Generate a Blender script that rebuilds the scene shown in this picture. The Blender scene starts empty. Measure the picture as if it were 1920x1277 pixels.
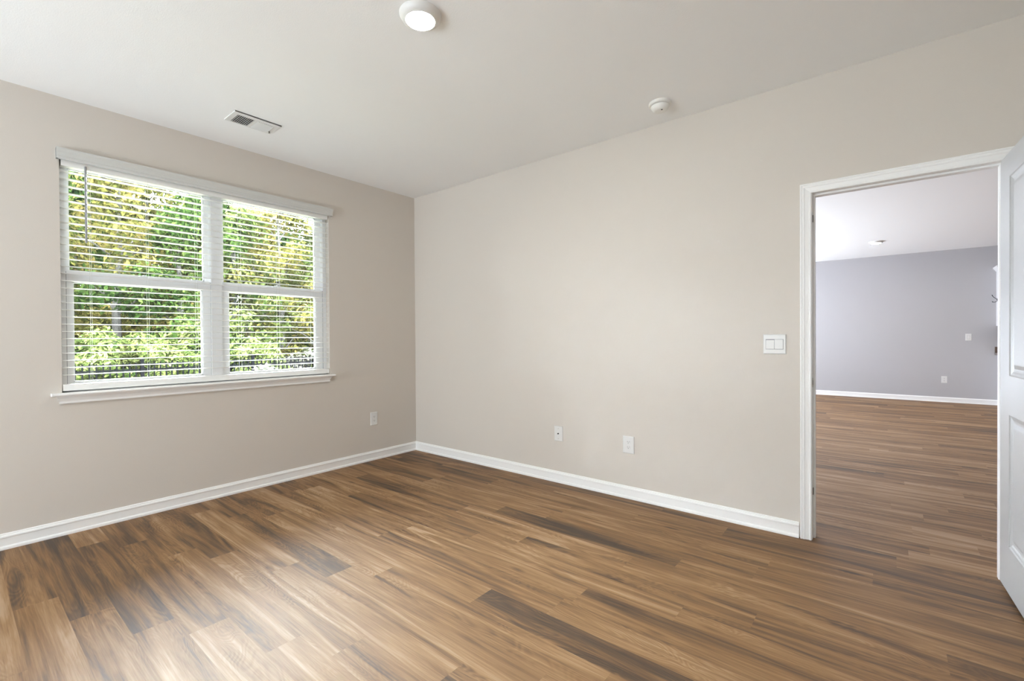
import bpy, bmesh, math, random
from mathutils import Vector, Matrix
sc = bpy.context.scene
C = sc.collection
PI = math.pi

# ------------------------------------------------------------------ camera
F_PX = 869.12
YAW, PITCH, ROLL = 0.68303, -0.00806, -0.00636
fw = Vector((-math.sin(YAW)*math.cos(PITCH), math.cos(YAW)*math.cos(PITCH), math.sin(PITCH)))
rt = Vector((math.cos(YAW), math.sin(YAW), 0))
up = rt.cross(fw)
r2 = rt*math.cos(ROLL) + up*math.sin(ROLL)
u2 = up*math.cos(ROLL) - rt*math.sin(ROLL)
cam_data = bpy.data.cameras.new('camera')
cam = bpy.data.objects.new('camera', cam_data)
C.objects.link(cam)
mw = Matrix((r2, u2, -fw)).transposed().to_4x4()
mw.translation = Vector((4.01507, -3.26042, 1.21955))
cam.matrix_world = mw
cam_data.sensor_fit = 'HORIZONTAL'
cam_data.sensor_width = 36.0
cam_data.lens = 36.0*F_PX/1920.0
cam_data.shift_y = -1.15/1920.0*-1.0
cam_data.clip_start = 0.05
cam_data.clip_end = 300
sc.camera = cam

# ------------------------------------------------------------------ world, lights, exposure
w = bpy.data.worlds.new('sky')
sc.world = w
w.use_nodes = True
bg = w.node_tree.nodes['Background']
bg.inputs['Color'].default_value = (0.80, 0.91, 1.0, 1)
bg.inputs['Strength'].default_value = 170.0

def lamp(name, kind, loc, direction, energy, color=(1, 1, 1), size=None, size_y=None, shape='RECTANGLE', angle=None):
    d = bpy.data.lights.new(name, kind)
    d.energy = energy
    d.color = color
    if kind == 'AREA':
        d.shape = shape
        d.size = size
        if size_y:
            d.size_y = size_y
    if kind == 'SUN' and angle:
        d.angle = angle
    o = bpy.data.objects.new(name, d)
    C.objects.link(o)
    o.location = loc
    o.rotation_euler = Vector(direction).to_track_quat('-Z', 'Y').to_euler()
    return o

lamp('sun', 'SUN', (8, -4, 12), (-0.35, 0.70, -0.75), 80.0, (1.0, 0.96, 0.90), angle=0.01)
# unseen fill lamp added behind the camera; daylight from the adjoining room's unseen window
lamp('fill_bedroom', 'AREA', (1.5, -6.75, 1.35), (0, 1, 0.35), 265, (0.80, 0.91, 1.0), 2.6, 2.2)
lamp('daylight_patio', 'AREA', (0.06, 4.9, 1.1), (1, 0, 0.8), 560, (0.80, 0.89, 1.0), 5.6, 1.9)

vs = sc.view_settings
vs.view_transform = 'Standard'
vs.look = 'None'
vs.gamma = 1.0
vs.use_curve_mapping = False
vs.exposure = 0.18
sc.display_settings.display_device = 'sRGB'
cy = sc.cycles
cy.max_bounces = 12
cy.diffuse_bounces = 7
cy.glossy_bounces = 4
cy.transparent_max_bounces = 16
cy.transmission_bounces = 6
cy.sample_clamp_indirect = 8.0
cy.caustics_reflective = False
cy.caustics_refractive = False
cy.use_denoising = True

# ------------------------------------------------------------------ materials
def new_mat(name):
    m = bpy.data.materials.new(name)
    m.use_nodes = True
    nt = m.node_tree
    return m, nt, nt.nodes['Principled BSDF']

def pbr(name, col, rough=0.5, metal=0.0, bump=0.0, bscale=200.0, spec=0.5, emit=0.0, var=0.0):
    m, nt, b = new_mat(name)
    b.inputs['Base Color'].default_value = (*col, 1)
    b.inputs['Roughness'].default_value = rough
    b.inputs['Metallic'].default_value = metal
    b.inputs['Specular IOR Level'].default_value = spec
    tc = nt.nodes.new('ShaderNodeTexCoord')
    if emit:
        b.inputs['Emission Color'].default_value = (1.0, 0.96, 0.90, 1)
        b.inputs['Emission Strength'].default_value = emit
    if bump:
        n = nt.nodes.new('ShaderNodeTexNoise')
        n.inputs['Scale'].default_value = bscale
        n.inputs['Detail'].default_value = 3
        nt.links.new(tc.outputs['Object'], n.inputs['Vector'])
        bp = nt.nodes.new('ShaderNodeBump')
        bp.inputs['Strength'].default_value = bump
        bp.inputs['Distance'].default_value = 0.002
        nt.links.new(n.outputs['Fac'], bp.inputs['Height'])
        nt.links.new(bp.outputs['Normal'], b.inputs['Normal'])
    if var:
        n = nt.nodes.new('ShaderNodeTexNoise')
        n.inputs['Scale'].default_value = 1.3
        nt.links.new(tc.outputs['Object'], n.inputs['Vector'])
        mx = nt.nodes.new('ShaderNodeMix')
        mx.data_type = 'RGBA'
        mx.inputs[6].default_value = (*[c*(1-var) for c in col], 1)
        mx.inputs[7].default_value = (*[min(1, c*(1+var)) for c in col], 1)
        nt.links.new(n.outputs['Fac'], mx.inputs[0])
        nt.links.new(mx.outputs[2], b.inputs['Base Color'])
    return m

M = {}
M['wall'] = pbr('wall_paint_beige', (0.66, 0.612, 0.558), 0.75, bump=0.25, bscale=260, spec=0.25)
M['wall_cool'] = pbr('wall_lavender_grey', (0.47, 0.46, 0.475), 0.75, bump=0.25, bscale=260, spec=0.25)  # cooler and darker than the near room's wall colour
M['ceiling'] = pbr('ceiling_paint', (0.90, 0.90, 0.90), 0.85, bump=0.3, bscale=180, spec=0.2)
M['trim'] = pbr('trim_paint_white', (0.90, 0.895, 0.885), 0.38, bump=0.01, bscale=90)
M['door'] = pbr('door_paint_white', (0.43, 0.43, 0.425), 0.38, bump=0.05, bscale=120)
M['vinyl'] = pbr('vinyl_white', (0.93, 0.94, 0.96), 0.35, bump=0.03, bscale=80)
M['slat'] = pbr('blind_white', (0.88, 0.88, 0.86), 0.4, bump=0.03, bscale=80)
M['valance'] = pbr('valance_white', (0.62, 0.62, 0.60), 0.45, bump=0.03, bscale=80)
M['gap_grey'] = pbr('grey_gap_shade', (0.30, 0.30, 0.32), 0.7, bump=0.02)  # grey for narrow gaps, put in place of their shade
M['cord'] = pbr('cord_white', (0.75, 0.75, 0.74), 0.6, bump=0.2, bscale=900)
M['wand'] = pbr('wand_grey', (0.30, 0.30, 0.31), 0.25, bump=0.03)  # backlit darkness of the translucent wand put into its grey
M['plastic'] = pbr('plastic_white', (0.76, 0.755, 0.74), 0.35, bump=0.02)
M['plastic_ivory'] = pbr('plastic_detector', (0.84, 0.83, 0.80), 0.4, bump=0.02)
M['slot'] = pbr('dark_slot', (0.02, 0.02, 0.02), 0.6, bump=0.02)
M['nickel'] = pbr('satin_nickel', (0.42, 0.39, 0.35), 0.35, metal=1.0, bump=0.05)
M['bronze'] = pbr('dark_bronze_metal', (0.045, 0.04, 0.035), 0.5, metal=0.3, bump=0.05)
M['iron'] = pbr('black_iron', (0.012, 0.012, 0.014), 0.45, metal=0.4, bump=0.1)
M['vent_dark'] = pbr('duct_dark', (0.06, 0.06, 0.065), 0.8, bump=0.05)
M['lens'] = pbr('lamp_lens', (0.9, 0.9, 0.9), 0.4, bump=0.01, emit=230.0)
M['lens_far'] = pbr('lamp_lens_adjoining', (0.9, 0.9, 0.9), 0.4, bump=0.01, emit=300.0)
M['cabinet'] = pbr('cabinet_paint', (0.82, 0.82, 0.82), 0.4, bump=0.03)
M['granite'] = pbr('granite_brown', (0.12, 0.085, 0.065), 0.3, bump=0.1, bscale=60, var=0.5)
M['siding'] = pbr('siding', (0.62, 0.60, 0.56), 0.7, bump=0.2, bscale=40)
M['fence'] = pbr('fence_black', (0.0012, 0.0012, 0.0014), 0.9, bump=0.05, spec=0.0)
M['bounce_concrete'] = pbr('bounce_concrete', (0.58, 0.56, 0.52), 0.9, bump=0.3, bscale=30, var=0.1)
M['bark'] = pbr('bark', (0.020, 0.018, 0.016), 0.9, spec=0.0, bump=1.0, bscale=14, var=0.4)
M['ground'] = pbr('dry_lawn', (0.035, 0.034, 0.02), 0.95, spec=0.0, bump=0.8, bscale=30, var=0.4)

def glass_mat():
    m = bpy.data.materials.new('window_glass')
    m.use_nodes = True
    nt = m.node_tree
    nt.nodes.clear()
    out = nt.nodes.new('ShaderNodeOutputMaterial')
    mix = nt.nodes.new('ShaderNodeMixShader')
    tr = nt.nodes.new('ShaderNodeBsdfTransparent')
    tr.inputs[0].default_value = (0.95, 0.97, 0.96, 1)
    gl = nt.nodes.new('ShaderNodeBsdfGlossy')
    gl.inputs['Roughness'].default_value = 0.02
    fr = nt.nodes.new('ShaderNodeFresnel')
    fr.inputs['IOR'].default_value = 1.45
    nt.links.new(fr.outputs[0], mix.inputs[0])
    nt.links.new(tr.outputs[0], mix.inputs[1])
    nt.links.new(gl.outputs[0], mix.inputs[2])
    nt.links.new(mix.outputs[0], out.inputs[0])
    return m
M['glass'] = glass_mat()

def leaf_mat(name, c1, c2, c3):
    m = bpy.data.materials.new(name)
    m.use_nodes = True
    nt = m.node_tree
    nt.nodes.clear()
    L = nt.links.new
    out = nt.nodes.new('ShaderNodeOutputMaterial')
    geo = nt.nodes.new('ShaderNodeNewGeometry')
    n = nt.nodes.new('ShaderNodeTexNoise')
    n.inputs['Scale'].default_value = 0.8
    n.inputs['Detail'].default_value = 5
    n.inputs['Roughness'].default_value = 0.65
    L(geo.outputs['Position'], n.inputs['Vector'])
    ad = nt.nodes.new('ShaderNodeMath')
    ad.operation = 'MULTIPLY_ADD'
    ad.inputs[1].default_value = 0.34
    L(geo.outputs['Random Per Island'], ad.inputs[0])
    L(n.outputs['Fac'], ad.inputs[2])
    cr = nt.nodes.new('ShaderNodeValToRGB')
    e = cr.color_ramp.elements
    e[0].position = 0.48
    e[0].color = (*c1, 1)
    e[1].position = 0.88
    e[1].color = (*c3, 1)
    k = e.new(0.68)
    k.color = (*c2, 1)
    L(ad.outputs[0], cr.inputs[0])
    d = nt.nodes.new('ShaderNodeBsdfDiffuse')
    t = nt.nodes.new('ShaderNodeBsdfTranslucent')
    L(cr.outputs[0], d.inputs[0])
    L(cr.outputs[0], t.inputs[0])
    mx = nt.nodes.new('ShaderNodeMixShader')
    mx.inputs[0].default_value = 0.4
    L(d.outputs[0], mx.inputs[1])
    L(t.outputs[0], mx.inputs[2])
    L(mx.outputs[0], out.inputs[0])
    return m
M['leaf_green'] = leaf_mat('leaves_green', (0.0016, 0.0034, 0.0012), (0.0070, 0.0125, 0.0030), (0.0189, 0.0235, 0.0067))
M['leaf_yellow'] = leaf_mat('leaves_yellow', (0.0061, 0.0072, 0.0020), (0.0257, 0.0235, 0.0061), (0.0418, 0.0312, 0.0100))
M['leaf_lime'] = leaf_mat('leaves_lime', (0.0042, 0.0072, 0.0020), (0.0189, 0.0235, 0.0067), (0.0368, 0.0379, 0.0145))
M['leaf_bright'] = leaf_mat('leaves_bright', (0.0063, 0.0108, 0.0030), (0.0284, 0.0353, 0.0100), (0.0552, 0.0569, 0.0218))
M['leaf_pale'] = leaf_mat('leaves_pale', (0.0112, 0.0117, 0.0084), (0.0335, 0.0323, 0.0257), (0.0558, 0.0513, 0.0435))

def floor_mat():
    m, nt, b = new_mat('oak_plank_vinyl')
    L = nt.links.new
    N = nt.nodes.new
    tc = N('ShaderNodeTexCoord')
    at = N('ShaderNodeAttribute')
    at.attribute_name = 'tone'
    se = N('ShaderNodeAttribute')
    se.attribute_name = 'seed'
    sp = N('ShaderNodeSeparateXYZ')
    L(tc.outputs['Object'], sp.inputs[0])

    def math_(op, a, b_=None, c=None):
        n = N('ShaderNodeMath')
        n.operation = op
        for i, v in enumerate((a, b_, c)):
            if v is None:
                continue
            if isinstance(v, (int, float)):
                n.inputs[i].default_value = v
            else:
                L(v, n.inputs[i])
        return n.outputs[0]
    sx = math_('MULTIPLY_ADD', se.outputs['Fac'], 37.0, sp.outputs[0])

    def vec(kx, ky, off=0.0):
        c = N('ShaderNodeCombineXYZ')
        L(math_('MULTIPLY', sx, kx), c.inputs[0])
        L(math_('MULTIPLY', sp.outputs[1], ky), c.inputs[1])
        L(math_('MULTIPLY_ADD', se.outputs['Fac'], 11.0, off), c.inputs[2])
        return c.outputs[0]

    def noise(v, detail=3, rough=0.55, dist=0.0):
        n = N('ShaderNodeTexNoise')
        n.inputs['Scale'].default_value = 1.0
        n.inputs['Detail'].default_value = detail
        n.inputs['Roughness'].default_value = rough
        n.inputs['Distortion'].default_value = dist
        L(v, n.inputs['Vector'])
        return n.outputs['Fac']
    blotch = noise(vec(0.9, 11.0), 3, 0.55, 1.3)
    streak = noise(vec(2.0, 60.0, 3.0), 5, 0.65, 0.3)
    fine = noise(vec(5.0, 190.0, 7.0), 2, 0.6)
    # cathedral figure: rings of a stretched, distorted field
    field = noise(vec(1.5, 7.5, 5.0), 2, 0.45, 0.8)
    ring = math_('SINE', math_('MULTIPLY', field, 160.0))
    mask = N('ShaderNodeMapRange')
    mask.inputs['From Min'].default_value = 0.44
    mask.inputs['From Max'].default_value = 0.60
    L(noise(vec(0.9, 5.0, 9.0), 1, 0.5), mask.inputs['Value'])
    ring = math_('MULTIPLY', ring, mask.outputs[0])
    v = math_('MULTIPLY_ADD', math_('SUBTRACT', blotch, 0.5), 1.6, math_('MULTIPLY_ADD', at.outputs['Fac'], 0.8, 0.13))
    v = math_('MULTIPLY_ADD', math_('SUBTRACT', streak, 0.5), 0.7, v)
    v = math_('MULTIPLY_ADD', math_('SUBTRACT', fine, 0.5), 0.5, v)
    v = math_('MULTIPLY_ADD', ring, 0.085, v)
    kn = N('ShaderNodeTexVoronoi')
    kn.inputs['Scale'].default_value = 1.0
    L(vec(1.5, 5.2, 2.0), kn.inputs['Vector'])
    km = N('ShaderNodeMapRange')
    km.inputs['From Min'].default_value = 0.02
    km.inputs['From Max'].default_value = 0.10
    km.inputs['To Min'].default_value = -0.35
    km.inputs['To Max'].default_value = 0.0
    L(kn.outputs['Distance'], km.inputs['Value'])
    v = math_('ADD', v, km.outputs[0])
    cr = N('ShaderNodeValToRGB')
    e = cr.color_ramp.elements
    e[0].position = 0.0
    e[0].color = (0.050, 0.028, 0.013, 1)
    e[1].position = 1.0
    e[1].color = (0.415, 0.27, 0.157, 1)
    for p, c in ((0.25, (0.108, 0.054, 0.020)), (0.5, (0.212, 0.105, 0.034)), (0.75, (0.305, 0.170, 0.070))):
        k = e.new(p)
        k.color = (*c, 1)
    L(v, cr.inputs[0])
    L(cr.outputs[0], b.inputs['Base Color'])
    rr = math_('MULTIPLY_ADD', streak, 0.08, 0.56)
    L(rr, b.inputs['Roughness'])
    b.inputs['Specular IOR Level'].default_value = 0.75
    bp = N('ShaderNodeBump')
    bp.inputs['Strength'].default_value = 0.25
    bp.inputs['Distance'].default_value = 0.0015
    L(math_('ADD', fine, streak), bp.inputs['Height'])
    L(bp.outputs['Normal'], b.inputs['Normal'])
    return m
M['floor'] = floor_mat()

# ------------------------------------------------------------------ mesh helpers
def add_box(bm, x0, x1, y0, y1, z0, z1, bev=0.0):
    x0, x1 = sorted((x0, x1)); y0, y1 = sorted((y0, y1)); z0, z1 = sorted((z0, z1))
    t = bmesh.new()
    vs_ = [t.verts.new(p) for p in ((x0, y0, z0), (x1, y0, z0), (x1, y1, z0), (x0, y1, z0),
                                    (x0, y0, z1), (x1, y0, z1), (x1, y1, z1), (x0, y1, z1))]
    for f in ((0, 3, 2, 1), (4, 5, 6, 7), (0, 1, 5, 4), (1, 2, 6, 5), (2, 3, 7, 6), (3, 0, 4, 7)):
        t.faces.new([vs_[i] for i in f])
    if bev:
        bmesh.ops.bevel(t, geom=t.edges[:], offset=bev, segments=2, affect='EDGES', profile=0.6)
    tmp = bpy.data.meshes.new('tmp')
    t.to_mesh(tmp)
    t.free()
    bm.from_mesh(tmp)
    bpy.data.meshes.remove(tmp)

def box(*a, bev=0.0):
    bm = bmesh.new()
    add_box(bm, *a, bev=bev)
    return bm

def add_rings(bm, rings, close=True, cap0=True, cap1=True):
    """rings: lists of points, each ring the same length; skin them"""
    R = [[bm.verts.new(p) for p in r] for r in rings]
    n = len(R[0])
    for a, b in zip(R, R[1:]):
        for i in range(n if close else n-1):
            j = (i+1) % n
            try:
                bm.faces.new((a[i], a[j], b[j], b[i]))
            except ValueError:
                pass
    if cap0:
        bm.faces.new(R[0][::-1])
    if cap1:
        bm.faces.new(R[-1])
    bmesh.ops.recalc_face_normals(bm, faces=bm.faces[:])

def add_lathe(bm, c, prof, axis='Z', n=40, cap0=True, cap1=True):
    rings = []
    for r, h in prof:
        ring = []
        for i in range(n):
            a = 2*PI*i/n
            u, v = r*math.cos(a), r*math.sin(a)
            if axis == 'Z':
                p = (c[0]+u, c[1]+v, c[2]+h)
            elif axis == 'X':
                p = (c[0]+h, c[1]+u, c[2]+v)
            else:
                p = (c[0]+u, c[1]+h, c[2]+v)
            ring.append(p)
        rings.append(ring)
    add_rings(bm, rings, True, cap0, cap1)

def add_tube(bm, pts, r, n=8):
    pts = [Vector(p) for p in pts]
    rs = r if isinstance(r, (list, tuple)) else [r]*len(pts)
    rings = []
    for i, p in enumerate(pts):
        d = (pts[min(i+1, len(pts)-1)] - pts[max(i-1, 0)]).normalized()
        ref = Vector((0, 0, 1)) if abs(d.z) < 0.9 else Vector((1, 0, 0))
        a = d.cross(ref).normalized()
        b = d.cross(a)
        rings.append([p + (a*math.cos(2*PI*k/n) + b*math.sin(2*PI*k/n))*rs[i] for k in range(n)])
    add_rings(bm, rings)

def obj(name, bm, mat, parent=None, smooth=False):
    me = bpy.data.meshes.new(name)
    bm.to_mesh(me)
    bm.free()
    for m_ in (mat if isinstance(mat, (list, tuple)) else [mat]):
        me.materials.append(m_)
    if smooth:
        me.polygons.foreach_set('use_smooth', [True]*len(me.polygons))
        try:
            me.set_sharp_from_angle(angle=math.radians(35))
        except Exception:
            pass
    o = bpy.data.objects.new(name, me)
    C.objects.link(o)
    if parent:
        o.parent = parent
        o.matrix_parent_inverse = Matrix.Translation(-parent.location)
    return o

def empty(name, loc=(0, 0, 0)):
    o = bpy.data.objects.new(name, None)
    C.objects.link(o)
    o.location = loc
    o.empty_display_size = 0.1
    return o

def tag(o, label, cat, group=None, kind=None):
    o['label'] = label
    o['category'] = cat
    if group:
        o['group'] = group
    if kind:
        o['kind'] = kind
    return o

def struct(o, label=None, cat=None):
    o['kind'] = 'structure'
    if label:
        o['label'] = label
        o['category'] = cat
    return o

H = 2.74
ROW_W, PLANK_L = 0.148, 1.266
FAR_Y = 8.157
X_SIDE, Y_BACK, X_FAR = 4.62, -6.8, 8.0
T = 0.115          # partition thickness
WY0, WY1, WZ0, WZ1 = -2.79, -1.0, 0.873, 2.36      # window opening
DX0, DX1, DZ = 3.66, 4.447, 2.065                    # door opening

# ------------------------------------------------------------------ floor: one mesh, one face per plank
ends = {19: 0.95, 18: 1.26, 17: 1.59, 16: 1.77, 15: 2.14, 14: 1.09, 13: 1.512, 12: 0.52, 10: 2.52, 9: 1.575,
        7: 2.03, 6: 2.30, 5: 1.653, 4: 3.135, 11: 0.70, 8: 0.35, 3: 0.95, 2: 2.25, 1: 1.42, 0: 3.22, -1: 2.78}
tones = {}   # (row, plank index counted from the joint listed in ends) -> tone
def T_(row, **k):
    for kk, v in k.items():
        tones[(row, {'l': -1, 'r': 0, 'll': -2, 'rr': 1}[kk])] = v
T_(19, l=.36, r=.62); T_(18, l=.12, r=.60); T_(17, l=.30, r=.72); T_(16, l=.45, r=.70); T_(15, l=.66, r=.66)
T_(14, l=.30, r=.62, rr=.60); T_(13, l=.60, r=.64); T_(12, l=.50, r=.44, rr=.55); T_(11, l=.40, r=.70, rr=.52)
T_(10, l=.70, r=.22, ll=.66); T_(9, l=.62, r=.46, rr=.60); T_(8, l=.42, r=.66, rr=.62); T_(7, l=.40, r=.66, rr=.44)
T_(6, l=.62, r=.42, rr=.5); T_(5, l=.30, r=.68, rr=.46); T_(4, l=.26, r=.52, ll=.56); T_(3, l=.34, r=.60, rr=.52)
T_(2, l=.54, r=.58); T_(1, l=.30, r=.56, rr=.52); T_(0, l=.58, r=.26, ll=.46); T_(-1, l=.30, r=.30, ll=.34)
rnd = random.Random(11)
bm = bmesh.new()
face_vals = []
for row in range(-57, 29):
    y1 = -0.113 - ROW_W*row
    y0 = y1 - ROW_W
    y0, y1 = max(y0, Y_BACK), min(y1, FAR_Y + 0.01)
    if y1 <= y0:
        continue
    e0 = ends.get(row, rnd.uniform(0, PLANK_L))
    k = math.floor((0 - e0)/PLANK_L)
    while e0 + k*PLANK_L < X_FAR:
        xa, xb = max(0.0, e0 + k*PLANK_L), min(X_FAR, e0 + (k+1)*PLANK_L)
        if xb > xa:
            bm.faces.new([bm.verts.new(p) for p in ((xa, y0, 0), (xb, y0, 0), (xb, y1, 0), (xa, y1, 0))])
            tone = tones.get((row, k), min(0.75, max(0.2, rnd.gauss(0.52, 0.13))))
            face_vals.append((tone, rnd.random()))
        k += 1
fo = obj('floor', bm, M['floor'])
at1 = fo.data.attributes.new('tone', 'FLOAT', 'FACE')
at2 = fo.data.attributes.new('seed', 'FLOAT', 'FACE')
at1.data.foreach_set('value', [v[0] for v in face_vals])
at2.data.foreach_set('value', [v[1] for v in face_vals])
struct(fo, 'brown wood-look plank floor running through both rooms', 'floor')
struct(obj('subfloor', box(-0.15, X_FAR+0.1, Y_BACK-0.1, FAR_Y+0.1, -0.3, -0.002), M['siding']))

# ------------------------------------------------------------------ shell
struct(obj('ceiling', box(-0.15, X_FAR+0.1, Y_BACK-0.1, FAR_Y+0.1, H, H+0.2), M['ceiling']), 'flat off-white painted ceiling', 'ceiling')
bm = bmesh.new()
TH = -0.14
add_box(bm, TH, 0, Y_BACK, WY0, 0, H)
add_box(bm, TH, 0, WY1, T/2, 0, H)
add_box(bm, TH, 0, WY0, WY1, 0, WZ0)
add_box(bm, TH, 0, WY0, WY1, WZ1, H)
struct(obj('wall_left', bm, M['wall']), 'greige painted wall holding the window', 'wall')
bm = bmesh.new()
add_box(bm, 0, DX0-0.018, 0, T, 0, H)
add_box(bm, DX1+0.018, X_FAR, 0, T, 0, H)
add_box(bm, DX0-0.018, DX1+0.018, 0, T, DZ+0.018, H)
struct(obj('wall_right', bm, M['wall']), 'beige painted wall pierced by the doorway', 'wall')
struct(obj('wall_back', box(0, X_SIDE, Y_BACK-0.1, Y_BACK, 0, H), M['wall']))
struct(obj('wall_side', box(X_SIDE, X_SIDE+0.1, Y_BACK-0.1, 0, 0, H), M['wall']))
struct(obj('wall_far', box(-0.15, X_FAR, FAR_Y, FAR_Y+0.1, 0, H), M['wall_cool']), 'lavender-grey far wall of the adjoining room', 'wall')
struct(obj('wall_patio', box(TH, 0, T/2, FAR_Y, 0, H), M['wall_cool']))
struct(obj('wall_kitchen', box(X_FAR, X_FAR+0.1, 0, FAR_Y+0.1, 0, H), M['wall_cool']))

# baseboards
BB = [(0, 0), (.020, 0), (.020, .010), (.0175, .017), (.012, .021), (.0115, .066), (.0145, .068), (.0150, .073), (.0125, .080),
      (.008, .083), (.008, .087), (.0045, .092), (0, .092)]
def baseboard(name, a, b, nrm, parent_label=None, m0=0.0, m1=0.0):
    """a, b: ends on the wall plane; nrm: into the room; m0/m1: mitre slope at each end"""
    a, b, nrm = Vector((*a, 0)), Vector((*b, 0)), Vector((*nrm, 0))
    d = (b-a).normalized()
    bm = bmesh.new()
    add_rings(bm, [[a + nrm*t + d*t*m0 + Vector((0, 0, z)) for t, z in BB], [b + nrm*t - d*t*m1 + Vector((0, 0, z)) for t, z in BB]])
    o = struct(obj(name, bm, M['trim']))
    if parent_label:
        o['label'] = parent_label
        o['category'] = 'baseboard'
    return o
baseboard('baseboard_left', (0, Y_BACK), (0, 0), (1, 0), 'white moulded baseboard below the window wall', 0, 1)
baseboard('baseboard_right', (0, 0), (3.594, 0), (0, -1), 'white moulded baseboard from corner to doorway', 1, 0)
baseboard('baseboard_far', (0, FAR_Y), (5.456, FAR_Y), (0, -1), 'white baseboard along the lavender-grey far wall', 0, 0)
baseboard('baseboard_side', (X_SIDE, 0), (X_SIDE, Y_BACK), (-1, 0))

# ------------------------------------------------------------------ doorway trim
tr = struct(empty('trim_1', (DX0, 0, 0)), 'white casing and jamb round the open doorway', 'door frame')
CP = [(0.003, 0.0), (0.003, 0.009), (0.006, 0.011), (0.012, 0.011), (0.014, 0.0085), (0.022, 0.0095), (0.034, 0.012), (0.038, 0.0155),
      (0.046, 0.0165), (0.048, 0.013), (0.052, 0.017), (0.058, 0.017), (0.060, 0.014), (0.060, 0.0)]
def casing(name, sgn, ybase):
    bm = bmesh.new()
    rings = []
    for k in range(4):
        ring = []
        for o_, t in CP:
            y = ybase + sgn*t
            ring.append([(DX0-o_, y, 0), (DX0-o_, y, DZ-0.005+o_), (DX1+o_, y, DZ-0.005+o_), (DX1+o_, y, 0)][k])
        rings.append(ring)
    add_rings(bm, rings)
    return obj(name, bm, M['trim'], tr)
casing('casing', -1, 0.0)
casing('casing', 1, T)
bm = bmesh.new()
add_box(bm, DX0-0.018, DX0, -0.001, T+0.001, 0, DZ)
add_box(bm, DX1, DX1+0.018, -0.001, T+0.001, 0, DZ)
add_box(bm, DX0-0.018, DX1+0.018, -0.001, T+0.001, DZ, DZ+0.018)
obj('jamb', bm, M['trim'], tr)
bm = bmesh.new()
add_box(bm, DX0, DX0+0.011, 0.040, 0.075, 0, DZ-0.011, bev=.002)
add_box(bm, DX1-0.011, DX1, 0.040, 0.075, 0, DZ-0.011, bev=.002)
add_box(bm, DX0, DX1, 0.040, 0.075, DZ-0.011, DZ, bev=.002)
obj('door_stop', bm, M['trim'], tr)
bm = bmesh.new()
add_lathe(bm, (DX0, 0.020, 0.938), [(0.0135, 0), (0.0135, 0.0015)], 'X', 24)
for v in bm.verts:
    v.co.z = 0.938 + (v.co.z-0.938)*2.1
sp_ = obj('strike_plate', bm, M['nickel'], tr)
obj('latch_hole', box(DX0+0.001, DX0+0.0022, 0.012, 0.027, 0.925, 0.951), M['slot'], sp_)
for z in (1.918, 0.285):
    obj('bumper_pad', box(DX0+0.0001, DX0+0.0025, 0.024, 0.0395, z-0.021, z+0.021, bev=0.0006), M['bronze'], tr)

# ------------------------------------------------------------------ door leaf (swung open into the room)
ang = math.atan2(0.056, 0.998)
door = empty('door_1', (4.434, -0.018, 0))
struct(door, 'white panelled door swung open at the right edge', 'door')
door.rotation_euler = (0, 0, -PI/2 + ang*1.0)
# local frame: x runs from hinge edge to free edge, y is the thickness
LW, LT, LZ0, LZ1 = 0.775, 0.035, 0.022, 2.055
PX0, PX1 = 0.150, 0.625
panels = [(PX0, PX1, 0.237, 0.848), (PX0, PX1, 1.028, 1.945)]
def door_leaf():
    bm = bmesh.new()
    for side in (0, 1):
        y = 0.0 if side == 0 else LT
        s = 1 if side == 0 else -1
        xs = [0, PX0, PX1, LW]
        zs = [LZ0, panels[0][2], panels[0][3], panels[1][2], panels[1][3], LZ1]
        for i in range(3):
            for j in range(5):
                if i == 1 and j in (1, 3):
                    continue
                bm.faces.new([bm.verts.new(p) for p in ((xs[i], y, zs[j]), (xs[i+1], y, zs[j]), (xs[i+1], y, zs[j+1]), (xs[i], y, zs[j+1]))])
        for (a, b, c, d) in panels:
            loops = []
            for ins, dep in ((0, 0), (.004, .0045), (.012, .0065), (.020, .0095), (.028, .0105), (.034, .0105), (.052, .0045), (.058, .004)):
                yy = y + s*dep
                loops.append([(a+ins, yy, c+ins), (b-ins, yy, c+ins), (b-ins, yy, d-ins), (a+ins, yy, d-ins)])
            add_rings(bm, loops, True, False, True)
    for (p, q) in (((0, LZ0), (LW, LZ0)), ((LW, LZ0), (LW, LZ1)), ((LW, LZ1), (0, LZ1)), ((0, LZ1), (0, LZ0))):
        bm.faces.new([bm.verts.new(v) for v in ((p[0], 0, p[1]), (q[0], 0, q[1]), (q[0], LT, q[1]), (p[0], LT, p[1]))])
    bmesh.ops.remove_doubles(bm, verts=bm.verts[:], dist=0.0001)
    bmesh.ops.recalc_face_normals(bm, faces=bm.faces[:])
    return bm
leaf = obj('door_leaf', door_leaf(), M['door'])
leaf.parent = door
for z in (0.25, 1.05, 1.85):
    bm = bmesh.new()
    add_box(bm, 0.001, 0.028, LT, LT+0.0016, z-0.044, z+0.044)
    add_lathe(bm, (-0.004, LT+0.006, z-0.045), [(0.0055, 0), (0.0055, 0.09)], 'Z', 12)
    h_ = obj('hinge', bm, M['nickel'])
    h_.parent = door
for s, y in ((-1, 0.0), (1, LT)):
    bm = bmesh.new()
    add_lathe(bm, (0.738, y, 0.93), [(0.028, 0), (0.028, s*.004), (0.022, s*.006), (0.011, s*.010), (0.010, s*.020), (0.017, s*.026),
                                      (0.021, s*.034), (0.019, s*.042), (0.008, s*.046)], 'Y', 28)
    k_ = obj('door_knob', bm, M['nickel'], smooth=True)
    k_.parent = door

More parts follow.
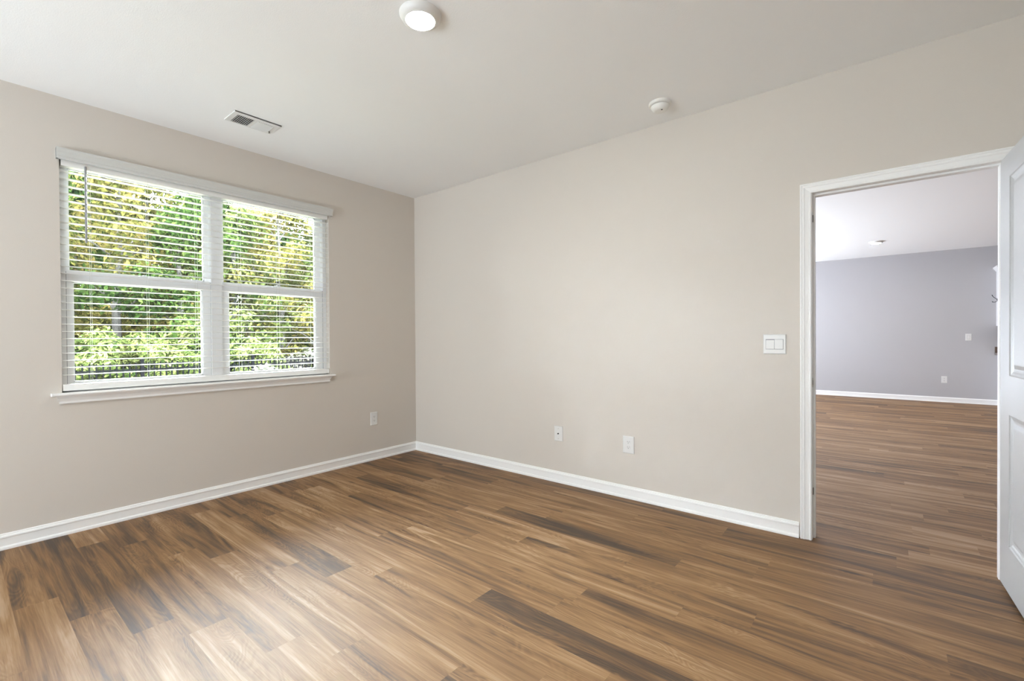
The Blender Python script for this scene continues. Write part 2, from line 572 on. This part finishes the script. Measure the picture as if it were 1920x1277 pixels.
# ------------------------------------------------------------------ window
win = struct(empty('window_1', (0, -1.895, WZ0)), 'white double-hung twin window with sill on the left wall', 'window')
XO, XI = -0.135, -0.055
bm = bmesh.new()
add_box(bm, XO, XI, WY0, WY0+0.030, WZ0, WZ1)
add_box(bm, XO, XI, WY1-0.030, WY1, WZ0, WZ1)
add_box(bm, XO, XI, WY0, WY1, WZ1-0.02, WZ1)
add_box(bm, XO, XI, WY0, WY1, WZ0, WZ0+0.03)
obj('window_frame', bm, M['vinyl'], win)
obj('mullion', box(XO, XI+0.004, -1.944, -1.868, WZ0, WZ1, bev=0.002), M['vinyl'], win)
def sash(y0, y1, z0, z1, x0, x1, gy0, gy1, gz0, gz1, name):
    bm = bmesh.new()
    add_box(bm, x0, x1, y0, gy0, z0, z1)
    add_box(bm, x0, x1, gy1, y1, z0, z1)
    add_box(bm, x0, x1, gy0, gy1, z0, gz0)
    add_box(bm, x0, x1, gy0, gy1, gz1, z1)
    # glazing bead
    g = 0.007
    add_box(bm, x0+.006, x1-.008, gy0-g*0, gy0+g, gz0, gz1)
    add_box(bm, x0+.006, x1-.008, gy1-g, gy1, gz0, gz1)
    add_box(bm, x0+.006, x1-.008, gy0, gy1, gz0, gz0+g)
    add_box(bm, x0+.006, x1-.008, gy0, gy1, gz1-g, gz1)
    o = obj(name, bm, M['vinyl'], win)
    xm = (x0+x1)/2
    obj('glass', box(xm-.002, xm+.002, gy0+.001, gy1-.001, gz0+.001, gz1-.001), M['glass'], o)
    return o
for (a, b, ga, gb, la, lb) in ((WY0+.030, -1.944, -2.742, -1.975, -2.728, -2.000), (-1.868, WY1-.030, -1.846, -1.079, -1.820, -1.100)):
    sash(a, b, 1.640, WZ1-.02, -0.125, -0.097, ga, gb, 1.668, WZ1-.03, 'upper_sash')
    sash(a+.001, b-.001, WZ0+.03, 1.662, -0.090, -0.060, la, lb, 0.948, 1.596, 'lower_sash')
    yc = (a+b)/2
    bm = bmesh.new()
    add_box(bm, -0.090, -0.062, yc-.03, yc+.03, 1.662, 1.668, bev=.001)
    add_lathe(bm, (-.074, yc, 1.668), [(0.012, 0), (0.010, 0.008)], 'Z', 16)
    obj('sash_lock', bm, M['vinyl'], win)
for yy in (WY0+.0305, -1.9455, -1.8690, WY1-.0330):
    obj('sash_gap_shade', box(-.0605, -.0592, yy, yy+.0025, .905, 1.660), M['gap_grey'], win)  # grey line standing for the shaded gap beside each lower sash
# stool and apron
bm = bmesh.new()
prof = [(-0.055, WZ0), (0.052, WZ0), (0.058, .876), (0.060, .882), (0.058, .888), (0.052, .8905), (-0.055, .8905)]
add_rings(bm, [[(x, y, z) for x, z in prof] for y in (WY0+.0, WY1-.0)])
for ya, yb in ((-2.842, WY0), (WY1, -0.972)):
    add_rings(bm, [[(max(x, 0.0), y, z) for x, z in prof] for y in (ya, yb)])
obj('window_sill', bm, M['trim'], win)
bm = bmesh.new()
prof = [(0, WZ0), (.036, WZ0), (.034, .866), (.026, .857), (.022, .848), (.0185, .840), (.0175, .834), (.019, .832), (.0195, .827), (.017, .822), (0, .822)]
add_rings(bm, [[(x, -2.822+0.9*(0.036-x) if x else -2.79, z) for x, z in prof], [(x, -0.992-0.9*(0.036-x) if x else -1.024, z) for x, z in prof]])
obj('apron', bm, M['trim'], win)

# ------------------------------------------------------------------ blind
bl = tag(empty('window_blind', (0, -1.895, 0.8905)), 'white horizontal slat blind lowered with slats open in the window', 'blind')
bm = bmesh.new()
vp = [(.012, 2.347), (.0335, 2.347), (.0345, 2.362), (.031, 2.365), (.033, 2.385), (.040, 2.398), (.0425, 2.404), (.0425, 2.414), (.012, 2.414)]
add_rings(bm, [[(x, y, z) for x, z in vp] for y in (-2.806, -0.975)])
for y in (-2.806, -0.985):
    add_box(bm, 0.0, .030, y, y+.010, 2.347, 2.410)
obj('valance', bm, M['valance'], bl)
obj('headrail', box(-.052, -.002, WY0+.008, WY1-.008, 2.316, 2.356), M['slat'], bl)
BY0, BY1 = WY0+.003, WY1-.003
def slat_section(z, w=.050, t=.0024, camber=.0016):
    top = [(-.027 + w*(u-.5), z + camber*(1-(2*u-1)**2) + t/2) for u in (0, .2, .4, .6, .8, 1)]
    bot = [(x, zz-t) for x, zz in top][::-1]
    return top + bot
bm = bmesh.new()
zs_ = [2.284 - 0.0459*i for i in range(29)]
for z in zs_:
    sec = slat_section(z)
    add_rings(bm, [[(x, y, zz) for x, zz in sec] for y in (BY0, BY1)])
obj('slats', bm, M['slat'], bl)
obj('bottom_rail', box(-.052, -.002, BY0, BY1, 0.899, 0.941, bev=.004), M['slat'], bl)
for y in (-2.645, -2.345, -2.05, -1.75, -1.45, -1.15):
    bm = bmesh.new()
    for x in (-.0005, -.0535):
        add_tube(bm, [(x, y, 0.93), (x, y, 2.33)], 0.0008, 5)
    obj('ladder_cord', bm, M['cord'], bl)
bm = bmesh.new()
add_tube(bm, [(.004, -2.668, 1.845), (.004, -2.668, 2.30), (.000, -2.668, 2.335)], 0.0060, 8)
obj('tilt_wand', bm, M['wand'], bl)

# ------------------------------------------------------------------ ceiling fixtures
def puck(name, x, y, r, lens, label, group=None):
    t = tag(empty(name, (x, y, H)), label, 'ceiling light', group)
    bm = bmesh.new()
    add_lathe(bm, (x, y, H), [(r, 0), (r, -.004), (r*.985, -.010), (r*.90, -.022), (r*.80, -.029), (r*.70, -.031), (r*.68, -.026)], 'Z', 56, False, False)
    obj('trim_ring', bm, M['plastic'], t, smooth=True)
    bm = bmesh.new()
    add_lathe(bm, (x, y, H), [(r*.685, -.026), (r*.60, -.032), (r*.35, -.036), (r*.05, -.0375)], 'Z', 48, False, True)
    obj('lens', bm, lens, t, smooth=True)
puck('ceiling_light', 2.305, -1.826, 0.097, M['lens'], 'round white disc ceiling light glowing in the near room')
puck('ceiling_light', 3.850, 6.35, 0.095, M['lens_far'], 'small lit disc ceiling light in the room beyond the doorway')
puck('ceiling_light', 6.42, 5.95, 0.095, M['lens_far'], 'disc ceiling light over the kitchen cabinets, hidden by the open door')

t = tag(empty('smoke_detector', (2.857, -.293, H)), 'round white smoke detector on ceiling near the right wall', 'smoke detector')
bm = bmesh.new()
add_lathe(bm, (2.857, -.293, H), [(.070, 0), (.071, -.006), (.069, -.015), (.064, -.019), (.060, -.0195)], 'Z', 48, False, True)
obj('mounting_base', bm, M['plastic_ivory'], t, smooth=True)
bm = bmesh.new()
add_lathe(bm, (2.857, -.293, H), [(.052, -.0190), (.052, -.0235)], 'Z', 48)
obj('sensor_slot', bm, M['slot'], t)
bm = bmesh.new()
add_lathe(bm, (2.857, -.293, H), [(.059, -.0225), (.058, -.028), (.050, -.042), (.042, -.050), (.034, -.053), (.030, -.0535)], 'Z', 48, True, True)
obj('cover', bm, M['plastic_ivory'], t, smooth=True)
bm = bmesh.new()
add_lathe(bm, (2.875, -.310, H), [(.006, -.0535), (.005, -.0550)], 'Z', 16)
obj('test_button', bm, M['slot'], t)

# supply vent: long side along y
t = tag(empty('air_vent', (.555, -1.868, H)), 'white rectangular supply air vent in ceiling above the window', 'vent')
vx0, vx1, vy0, vy1 = .460, .650, -2.018, -1.716
banks = ((-1.985, -1.877), (-1.857, -1.749))
gx0, gx1 = .472, .605
bm = bmesh.new()
for (a, b, c, d) in ((vx0, gx0, vy0, vy1), (gx1, vx1, vy0, vy1), (gx0, gx1, vy0, banks[0][0]), (gx0, gx1, banks[0][1], banks[1][0]), (gx0, gx1, banks[1][1], vy1)):
    add_box(bm, a, b, c, d, H-.006, H)
add_box(bm, vx1-.003, vx1, vy0, vy1, H-.010, H)
obj('vent_frame', bm, M['plastic'], t)
obj('duct_opening', box(gx0, gx1, banks[0][0], banks[1][1], H-.0012, H-.0002), M['vent_dark'], t)
for bi, (a, b) in enumerate(banks):
    bm = bmesh.new()
    n = 9
    for i in range(n):
        y = a + (i+.5)*(b-a)/n
        s = 1 if bi == 0 else -1
        hw = .0040
        p = [(y - hw, H-.0072+s*-.0024), (y + hw, H-.0072+s*.0024)]
        q = [(yy, zz+.0010) for yy, zz in p][::-1]
        add_rings(bm, [[(x, yy, zz) for yy, zz in p+q] for x in (gx0, gx1)])
    obj('louvres', bm, M['plastic'], t)
obj('damper_lever', box(.500, .512, -1.742, -1.736, H-.020, H-.006, bev=.001), M['nickel'], t)

# ------------------------------------------------------------------ wall plates
def plate(t, org, ux, n_, w_, h_, th=.006):
    """bevelled plate centred on org, ux = along the wall, n_ = out of the wall"""
    o, u, n = Vector(org), Vector(ux), Vector(n_)
    zz = Vector((0, 0, 1))
    bm = bmesh.new()
    rings = []
    for ins, dep in ((0, 0), (0, .0025), (.002, .0048), (.005, th)):
        rings.append([o + n*dep + u*sx*(w_/2-ins) + zz*sz*(h_/2-ins) for sx, sz in ((-1, -1), (1, -1), (1, 1), (-1, 1))])
    add_rings(bm, rings, True, False, True)
    return obj('cover_plate', bm, M['plastic'], t)

def blk(org, ux, n_, u0, u1, z0, z1, d0, d1):
    o, u, n = Vector(org), Vector(ux), Vector(n_)
    zz = Vector((0, 0, 1))
    bm = bmesh.new()
    add_rings(bm, [[o + n*d + u*a + zz*z for a, z in ((u0, z0), (u1, z0), (u1, z1), (u0, z1))] for d in (d0, d1)])
    return bm

def outlet(org, ux, n_, label, w_=.088, h_=.128):
    t = tag(empty('wall_outlet', org), label, 'outlet')
    plate(t, org, ux, n_, w_, h_)
    o, u, n = Vector(org), Vector(ux), Vector(n_)
    for dz in (.020, -.020):
        bm = bmesh.new()
        pts = []
        for k in range(24):
            a = 2*PI*k/24
            pts.append((.0165*math.cos(a), max(-.0125, min(.0125, .0165*math.sin(a)))+dz))
        add_rings(bm, [[o + n*d + u*a + Vector((0, 0, z)) for a, z in pts] for d in (.006, .0075)])
        r_ = obj('receptacle', bm, M['plastic'], t)
        bm = bmesh.new()
        for (a, b, c, d) in ((-.0075, -.0050, .000, .0075), (.0050, .0075, .0005, .007), (-.0022, .0022, -.0085, -.0045)):
            add_rings(bm, [[o + n*dd + u*aa + Vector((0, 0, z)) for aa, z in ((a, c+dz), (b, c+dz), (b, d+dz), (a, d+dz))] for dd in (.0070, .0078)])
        obj('slots', bm, M['slot'], r_)
    return t
outlet((2.491, -.0005, .404), (1, 0, 0), (0, -1, 0), 'white duplex outlet low on the door wall, nearest the doorway', .090, .130)
outlet((.0005, -.532, .413), (0, 1, 0), (1, 0, 0), 'white duplex outlet low on the window wall beside the corner', .080, .130)
outlet((4.787, FAR_Y-.0005, .408), (1, 0, 0), (0, -1, 0), 'small white outlet low on the lavender-grey far wall', .076, .122)

t = tag(empty('cable_outlet', (1.862, 0, .410)), 'white wall plate with one dark coaxial jack on the door wall', 'wall plate')
plate(t, (1.862, -.0005, .410), (1, 0, 0), (0, -1, 0), .082, .126)
bm = bmesh.new()
add_lathe(bm, (1.862, -.0065, .410), [(.0062, 0), (.0062, -.002), (.0048, -.002), (.0048, -.009), (.003, -.009)], 'Y', 16)
obj('coaxial_jack', bm, M['bronze'], t)
for dz in (.042, -.042):
    bm = bmesh.new()
    add_lathe(bm, (1.862, -.0062, .410+dz), [(.0028, 0), (.0024, -.0012)], 'Y', 12)
    obj('screw', bm, M['nickel'], t)

t = tag(empty('light_switch', (3.464, 0, 1.167)), 'white two-rocker light switch on the wall left of the doorway', 'light switch')
plate(t, (3.464, -.0005, 1.167), (1, 0, 0), (0, -1, 0), .126, .123, .008)
obj('rocker_gap', blk((3.464, 0, 1.167), (1, 0, 0), (0, -1, 0), -.0485, .0485, -.0325, .0315, .0080, .0087), M['gap_grey'], t)
for i, (a, b, dep) in enumerate(((-.047, -.0005, .0095), (.0005, .047, .0125))):
    bm = bmesh.new()
    o = Vector((3.464, 0, 1.167))
    d_top, d_bot = (.0085, .0125) if i == 0 else (.0125, .0115)
    add_rings(bm, [[(o.x+a, -.007, 1.137), (o.x+b, -.007, 1.137), (o.x+b, -.007, 1.197), (o.x+a, -.007, 1.197)],
                   [(o.x+a+.0008, -d_bot, 1.138), (o.x+b-.0008, -d_bot, 1.138), (o.x+b-.0008, -d_top, 1.196), (o.x+a+.0008, -d_top, 1.196)]])
    obj('rocker', bm, M['plastic'], t)

t = tag(empty('light_switch', (5.10, FAR_Y, 1.172)), 'small white single switch on the lavender-grey far wall', 'light switch')
plate(t, (5.10, FAR_Y-.0005, 1.172), (1, 0, 0), (0, -1, 0), .080, .118)
obj('rocker', blk((5.10, FAR_Y, 1.172), (1, 0, 0), (0, -1, 0), -.016, .016, -.033, .033, .0072, .011), M['plastic'], t)
obj('rocker_gap', blk((5.10, FAR_Y, 1.172), (1, 0, 0), (0, -1, 0), -.0175, .0175, -.036, .0345, .006, .0070), M['gap_grey'], t)

# ------------------------------------------------------------------ kitchen at the far wall
CX = 5.456
t = tag(empty('base_cabinet', (CX, FAR_Y, 0)), 'white base cabinet under the brown counter at the far wall', 'cabinet')
obj('cabinet_body', box(CX, 7.2, FAR_Y-.58, FAR_Y-.001, .10, .868), M['cabinet'], t)
obj('toe_kick', box(CX+.0, 7.2, FAR_Y-.50, FAR_Y-.001, 0, .10), M['cabinet'], t)
for k in range(4):
    x0 = CX + .012 + k*.434
    d_ = obj('cabinet_door', box(x0, x0+.42, FAR_Y-.60, FAR_Y-.581, .115, .855, bev=.002), M['cabinet'], t)
    bm = bmesh.new()
    add_tube(bm, [(x0+.38, FAR_Y-.60, .68), (x0+.38, FAR_Y-.625, .685), (x0+.38, FAR_Y-.625, .795), (x0+.38, FAR_Y-.60, .80)], .005, 8)
    obj('handle', bm, M['bronze'], d_)
t = tag(empty('countertop', (CX, FAR_Y, .868)), 'speckled brown stone countertop on the white base cabinet', 'countertop')
obj('counter_slab', box(CX-.034, 7.2, FAR_Y-.635, FAR_Y-.001, .8685, .905, bev=.003), M['granite'], t)
obj('backsplash', box(CX-.034, 7.2, FAR_Y-.022, FAR_Y-.001, .9055, 1.005, bev=.002), M['granite'], t)
UX = 5.440
t = tag(empty('wall_cabinet', (UX, FAR_Y, 1.362)), 'white wall cabinet with crown moulding, half hidden by the door', 'cabinet')
obj('cabinet_body', box(UX, 7.2, FAR_Y-.33, FAR_Y-.001, 1.362, 2.315), M['cabinet'], t)
bm = bmesh.new()
cp = [(0, 2.29), (.008, 2.295), (.014, 2.31), (.034, 2.335), (.040, 2.345), (.040, 2.365), (0, 2.365)]
add_rings(bm, [[(UX-o_, FAR_Y-.001, z) for o_, z in cp], [(UX-o_, FAR_Y-.35-o_, z) for o_, z in cp], [(7.2, FAR_Y-.35-o_, z) for o_, z in cp]])
obj('crown_moulding', bm, M['cabinet'], t)
for k in range(4):
    x0 = UX + .012 + k*.438
    d_ = obj('cabinet_door', box(x0, x0+.424, FAR_Y-.35, FAR_Y-.331, 1.37, 2.28, bev=.002), M['cabinet'], t)
    bm = bmesh.new()
    add_tube(bm, [(x0+.38, FAR_Y-.35, 1.42), (x0+.38, FAR_Y-.375, 1.425), (x0+.38, FAR_Y-.375, 1.535), (x0+.38, FAR_Y-.35, 1.54)], .005, 8)
    obj('handle', bm, M['bronze'], d_)
t = tag(empty('wall_hook', (UX, 8.05, 1.80)), 'curled black iron hook on the side of the white wall cabinet', 'hook')
bm = bmesh.new()
add_tube(bm, [(5.378, 8.05, 1.886), (5.385, 8.05, 1.868), (5.400, 8.05, 1.848), (5.420, 8.05, 1.830), (5.433, 8.05, 1.815), (5.4365, 8.05, 1.798),
              (5.430, 8.05, 1.780), (5.414, 8.05, 1.768), (5.396, 8.05, 1.766), (5.382, 8.05, 1.774)], .0045, 8)
for p in ((5.378, 8.05, 1.886), (5.382, 8.05, 1.774)):
    add_lathe(bm, p, [(.001, -.008), (.006, -.005), (.008, 0), (.006, .005), (.001, .008)], 'Z', 12)
obj('hook_arm', bm, M['iron'], t, smooth=True)
obj('back_plate', box(5.4385, 5.4400, 8.04, 8.06, 1.78, 1.83), M['iron'], t)

# ------------------------------------------------------------------ outdoors
GZ = -0.62
bm = bmesh.new()
gr = random.Random(3)
nx, ny = 30, 40
grid = [[bm.verts.new((-0.16 - 46*(i/nx)**1.2, -22 + 56*j/ny, GZ + (0.0 if i < 8 else gr.uniform(-.05, .10)))) for j in range(ny+1)] for i in range(nx+1)]
for i in range(nx):
    for j in range(ny):
        bm.faces.new((grid[i][j], grid[i][j+1], grid[i+1][j+1], grid[i+1][j]))
bmesh.ops.recalc_face_normals(bm, faces=bm.faces[:])
struct(obj('ground', bm, M['ground']))

struct(obj('bounce_slab', box(-4.2, -0.141, -8, 9, GZ-.1, GZ+.03), M['bounce_concrete']))  # unseen pale slab added to bounce sky light up through the window
FX = -9.6
fence = tag(empty('metal_fence', (FX, 1.0, GZ)), 'black metal picket fence in front of the woods outside', 'fence')
posts = [-0.30 + 2.44*k for k in (-2, -1, 0, 1, 2, 3)]
for z in (0.64, 0.52, -0.45):
    obj('rail', box(FX-.013, FX+.013, posts[0], posts[-1], z-.018, z+.018), M['fence'], fence)
for y in posts:
    bm = bmesh.new()
    add_box(bm, FX-.032, FX+.032, y-.032, y+.032, GZ, .74)
    add_rings(bm, [[(FX+sx*r, y+sy*r, z) for sx, sy in ((-1, -1), (1, -1), (1, 1), (-1, 1))] for r, z in ((.036, .74), (.036, .752), (.004, .775))])
    obj('post', bm, M['fence'], fence)
pk = None
for a, b in zip(posts, posts[1:]):
    n = 21
    for k in range(1, n):
        y = a + (b-a)*k/n
        if not (-2.5 < y < 6.6):
            continue
        if pk is None:
            bm = bmesh.new()
            add_box(bm, -.0125, .0125, -.0125, .0125, GZ+.06, .69)
            me_o = obj('picket', bm, M['fence'])
            me_o.parent = fence
            me_o.location = (0, y-1.0, -GZ)
            pk = me_o
        else:
            c = pk.copy()
            C.objects.link(c)
            c.parent = fence
            c.location = (0, y-1.0, -GZ)

def leaf_cloud(rng, blobs, n_leaves, size):
    """a mesh of small folded leaves on the shells of the given ellipsoid blobs"""
    verts, faces = [], []
    wts = [b[3]*b[3] for b in blobs]
    tot = sum(wts)
    for b, wt in zip(blobs, wts):
        for _ in range(int(n_leaves*wt/tot)):
            d = Vector((rng.gauss(0, 1), rng.gauss(0, 1), rng.gauss(0, 1))).normalized()
            p = Vector(b[:3]) + Vector((d.x, d.y, d.z*0.8))*b[3]*rng.uniform(0.45, 1.08)
            nrm = (d + Vector((rng.gauss(0, .7), rng.gauss(0, .7), rng.gauss(0, .7)+.4))).normalized()
            a = nrm.cross(Vector((rng.gauss(0, 1), rng.gauss(0, 1), rng.gauss(0, 1)))).normalized()
            c = nrm.cross(a)
            s = size*rng.uniform(.6, 1.3)
            i = len(verts)
            verts += [p - a*s, p + c*s*.48 + nrm*s*.12, p + a*s, p - c*s*.48 + nrm*s*.12]
            faces.append((i, i+1, i+2, i+3))
    return verts, faces

def mesh_from(name, vf, mat):
    me = bpy.data.meshes.new(name)
    me.from_pydata([tuple(v) for v in vf[0]], [], vf[1])
    me.materials.append(mat)
    return me

def tree_proto(seed, height, radius, mat, n_leaves, low=0.12, size=.085):
    rng = random.Random(seed)
    blobs = []
    branches = []
    for _ in range(46):
        t_ = rng.uniform(low, 1.0)
        rr = radius*math.sin(PI*min(1, .18 + .78*t_))**.8
        a = rng.uniform(0, 2*PI)
        q = rng.uniform(.25, .95)
        c = (rr*q*math.cos(a), rr*q*math.sin(a), height*t_*.94)
        blobs.append((*c, rng.uniform(.35, .62)*(0.5 + radius*.28)))
        branches.append(c)
    foliage = mesh_from('foliage', leaf_cloud(rng, blobs, n_leaves, size), mat)
    bm = bmesh.new()
    pts = [(rng.uniform(-.12, .12)*k/5, rng.uniform(-.12, .12)*k/5, height*.9*k/5 - .05) for k in range(6)]
    add_tube(bm, pts, [.13*radius/2*(1-.16*k) for k in range(6)], 9)
    for c in branches[::2]:
        zb = max(.4, c[2]-rng.uniform(.5, 1.1))
        f_ = min(.999, zb/(height*.9))*5
        k = int(f_)
        base = Vector(pts[k]).lerp(Vector(pts[min(5, k+1)]), f_-k)
        mid = base.lerp(Vector(c), .5) + Vector((0, 0, .12))
        add_tube(bm, [base, mid, c], [.035, .022, .008], 5)
    trunk = bpy.data.meshes.new('trunk')
    bm.to_mesh(trunk)
    bm.free()
    trunk.materials.append(M['bark'])
    return foliage, trunk

def bush_proto(seed, height, radius, mat, n_leaves, size=.07):
    rng = random.Random(seed)
    blobs = []
    for _ in range(22):
        a = rng.uniform(0, 2*PI)
        q = rng.uniform(0, 1)**.6
        z = rng.uniform(.12, .85)*height*(1-.35*q)
        blobs.append((radius*q*.8*math.cos(a), radius*q*.8*math.sin(a), z, rng.uniform(.25, .4)*(radius*.75)))
    foliage = mesh_from('foliage', leaf_cloud(rng, blobs, n_leaves, size), mat)
    bm = bmesh.new()
    for b in blobs[:12]:
        add_tube(bm, [(b[0]*.1, b[1]*.1, 0), (b[0]*.6, b[1]*.6, b[2]*.55), (b[0], b[1], b[2])], [.018, .012, .005], 5)
    stem = bpy.data.meshes.new('stems')
    bm.to_mesh(stem)
    bm.free()
    stem.materials.append(M['bark'])
    return foliage, stem

protos = {
    'green': tree_proto(1, 7.2, 2.3, M['leaf_green'], 9500),
    'yellow': tree_proto(2, 7.4, 2.2, M['leaf_yellow'], 9500),
    'lime': tree_proto(3, 6.6, 2.2, M['leaf_lime'], 9500),
    'green_b': tree_proto(4, 8.6, 2.7, M['leaf_green'], 15000, size=.10),
    'yellow_b': tree_proto(5, 8.6, 2.6, M['leaf_yellow'], 15000, size=.10),
}
bushes = {
    'lime': bush_proto(21, 2.6, 1.5, M['leaf_bright'], 4800),
    'green': bush_proto(22, 2.5, 1.5, M['leaf_green'], 4200),
    'pale': bush_proto(23, 1.6, 1.3, M['leaf_pale'], 2600, .075),
}
def plant(name, pr, x, slope, s, rz, label, cat, group, zs=1.0):
    y = -3.26 + slope*(4.0 - x)
    t = tag(empty(name, (x, y, GZ)), label, cat, group)
    for nm, me in (('foliage', pr[0]), ('trunk' if cat == 'tree' else 'stems', pr[1])):
        o = bpy.data.objects.new(nm, me)
        C.objects.link(o)
        o.parent = t
    t.rotation_euler = (0, 0, rz)
    t.scale = (s, s, s*zs)
    return t
G1, G2, G3 = 'trees at the edge of the woods', 'taller trees deeper in the woods', 'shrubs along the fence'
for i, (k, x, sl, s, lab) in enumerate((
        ('green', -12.8, .085, 1.00, 'green leafy tree behind the fence at the far left pane edge'),
        ('yellow', -13.6, .185, 1.05, 'yellow-leaved autumn tree filling the left window unit'),
        ('green', -12.6, .275, .92, 'green tree just left of the window mullion'),
        ('lime', -13.2, .365, 1.0, 'lime green tree just right of the window mullion'),
        ('yellow', -13.0, .455, .95, 'yellow-leaved autumn tree in the middle of the right unit'),
        ('lime', -12.6, .545, .98, 'yellow-green tree at the right edge of the window view'),
        ('green', -13.4, .640, .9, 'green tree past the right edge of the window'),
        ('lime', -13.0, -.01, 1.0, 'lime green tree past the left edge of the window'))):
    plant('tree', protos[k], x, sl, s, i*1.3, lab, 'tree', G1)
for i, (k, x, sl, s) in enumerate((('yellow_b', -18, .04, 1.0), ('green_b', -18.5, .13, 1.0), ('yellow_b', -18, .225, 1.02), ('green_b', -19, .315, 1.0),
                                   ('yellow_b', -18, .40, .92), ('green_b', -18.6, .485, .88), ('yellow_b', -18.2, .575, .86), ('green_b', -19, .67, .8),
                                   ('green_b', -24, .08, 1.05), ('green_b', -24, .18, 1.05), ('green_b', -25, .27, 1.0), ('green_b', -24, .36, .95),
                                   ('green_b', -25, .45, .85), ('green_b', -24, .54, .72), ('green_b', -24, .63, .72), ('green_b', -24, -.03, 1.0),
        ('green_b', -31, .04, 1.25), ('green_b', -31, .12, 1.25), ('green_b', -32, .20, 1.25), ('green_b', -31, .28, 1.22), ('green_b', -32, .36, 1.15),
        ('green_b', -31, .44, 1.12), ('green_b', -32, .52, 1.08), ('green_b', -31, .60, .9))):
    row = 'second' if x > -20 else 'third' if x > -30 else 'rearmost'
    kind = 'yellowing' if k[0] == 'y' else 'dark green'
    plant('tree', protos[k], x, sl, s, i*2.1, f'tall {kind} tree in the {row} row of the woods behind the fence', 'tree', f'{kind} trees in the {row} row of the woods')
for i, (x, y, s_) in enumerate(((-11.5, -5.6, 1.0), (-10.5, -9.0, 1.1), (-9.5, -12.5, 1.2), (-8.0, -15.5, 1.2), (-5.5, -17.5, 1.3), (-2.5, -18.5, 1.3), (-17.0, -7.5, 1.1), (-16.0, -13.5, 1.3))):  # unseen trees added to block low sky light from the left
    t_ = plant('tree', protos['green_b'], x, 0, s_, i*1.1, 'unseen dark green tree added left of the window view to block sky light', 'tree', 'unseen dark green trees added left of the window view to block sky light')
    t_.location.y = y
bl_ = (('lime', -10.9, .10, .9, 'bright green shrub behind the fence at the left pane edge'),
       ('lime', -11.1, .165, .9, 'light green shrub behind the fence left of its visible post'),
       ('lime', -10.8, .225, .85, 'bright lime shrub behind the visible fence post'),
       ('lime', -11.0, .285, .95, 'light green shrub behind the fence just left of the mullion'),
       ('lime', -11.2, .345, .85, 'light green shrub behind the fence at the mullion'),
       ('lime', -10.9, .405, .8, 'lime shrub behind the fence in the left of the right unit'),
       ('pale', -11.2, .50, 1.15, 'pale grey twiggy shrub behind the fence on the right'),
       ('green', -11.3, .58, .8, 'dark green shrub behind the fence at the right frame edge'))
for i, (k, x, sl, s, lab) in enumerate(bl_):
    plant('shrub', bushes[k], x, sl, s, i*1.7, lab, 'shrub', G3)
plant('shrub', bushes['pale'], -8.3, .452, .92, .4, 'whitish long-leaved shrub in front of the fence', 'shrub', None)
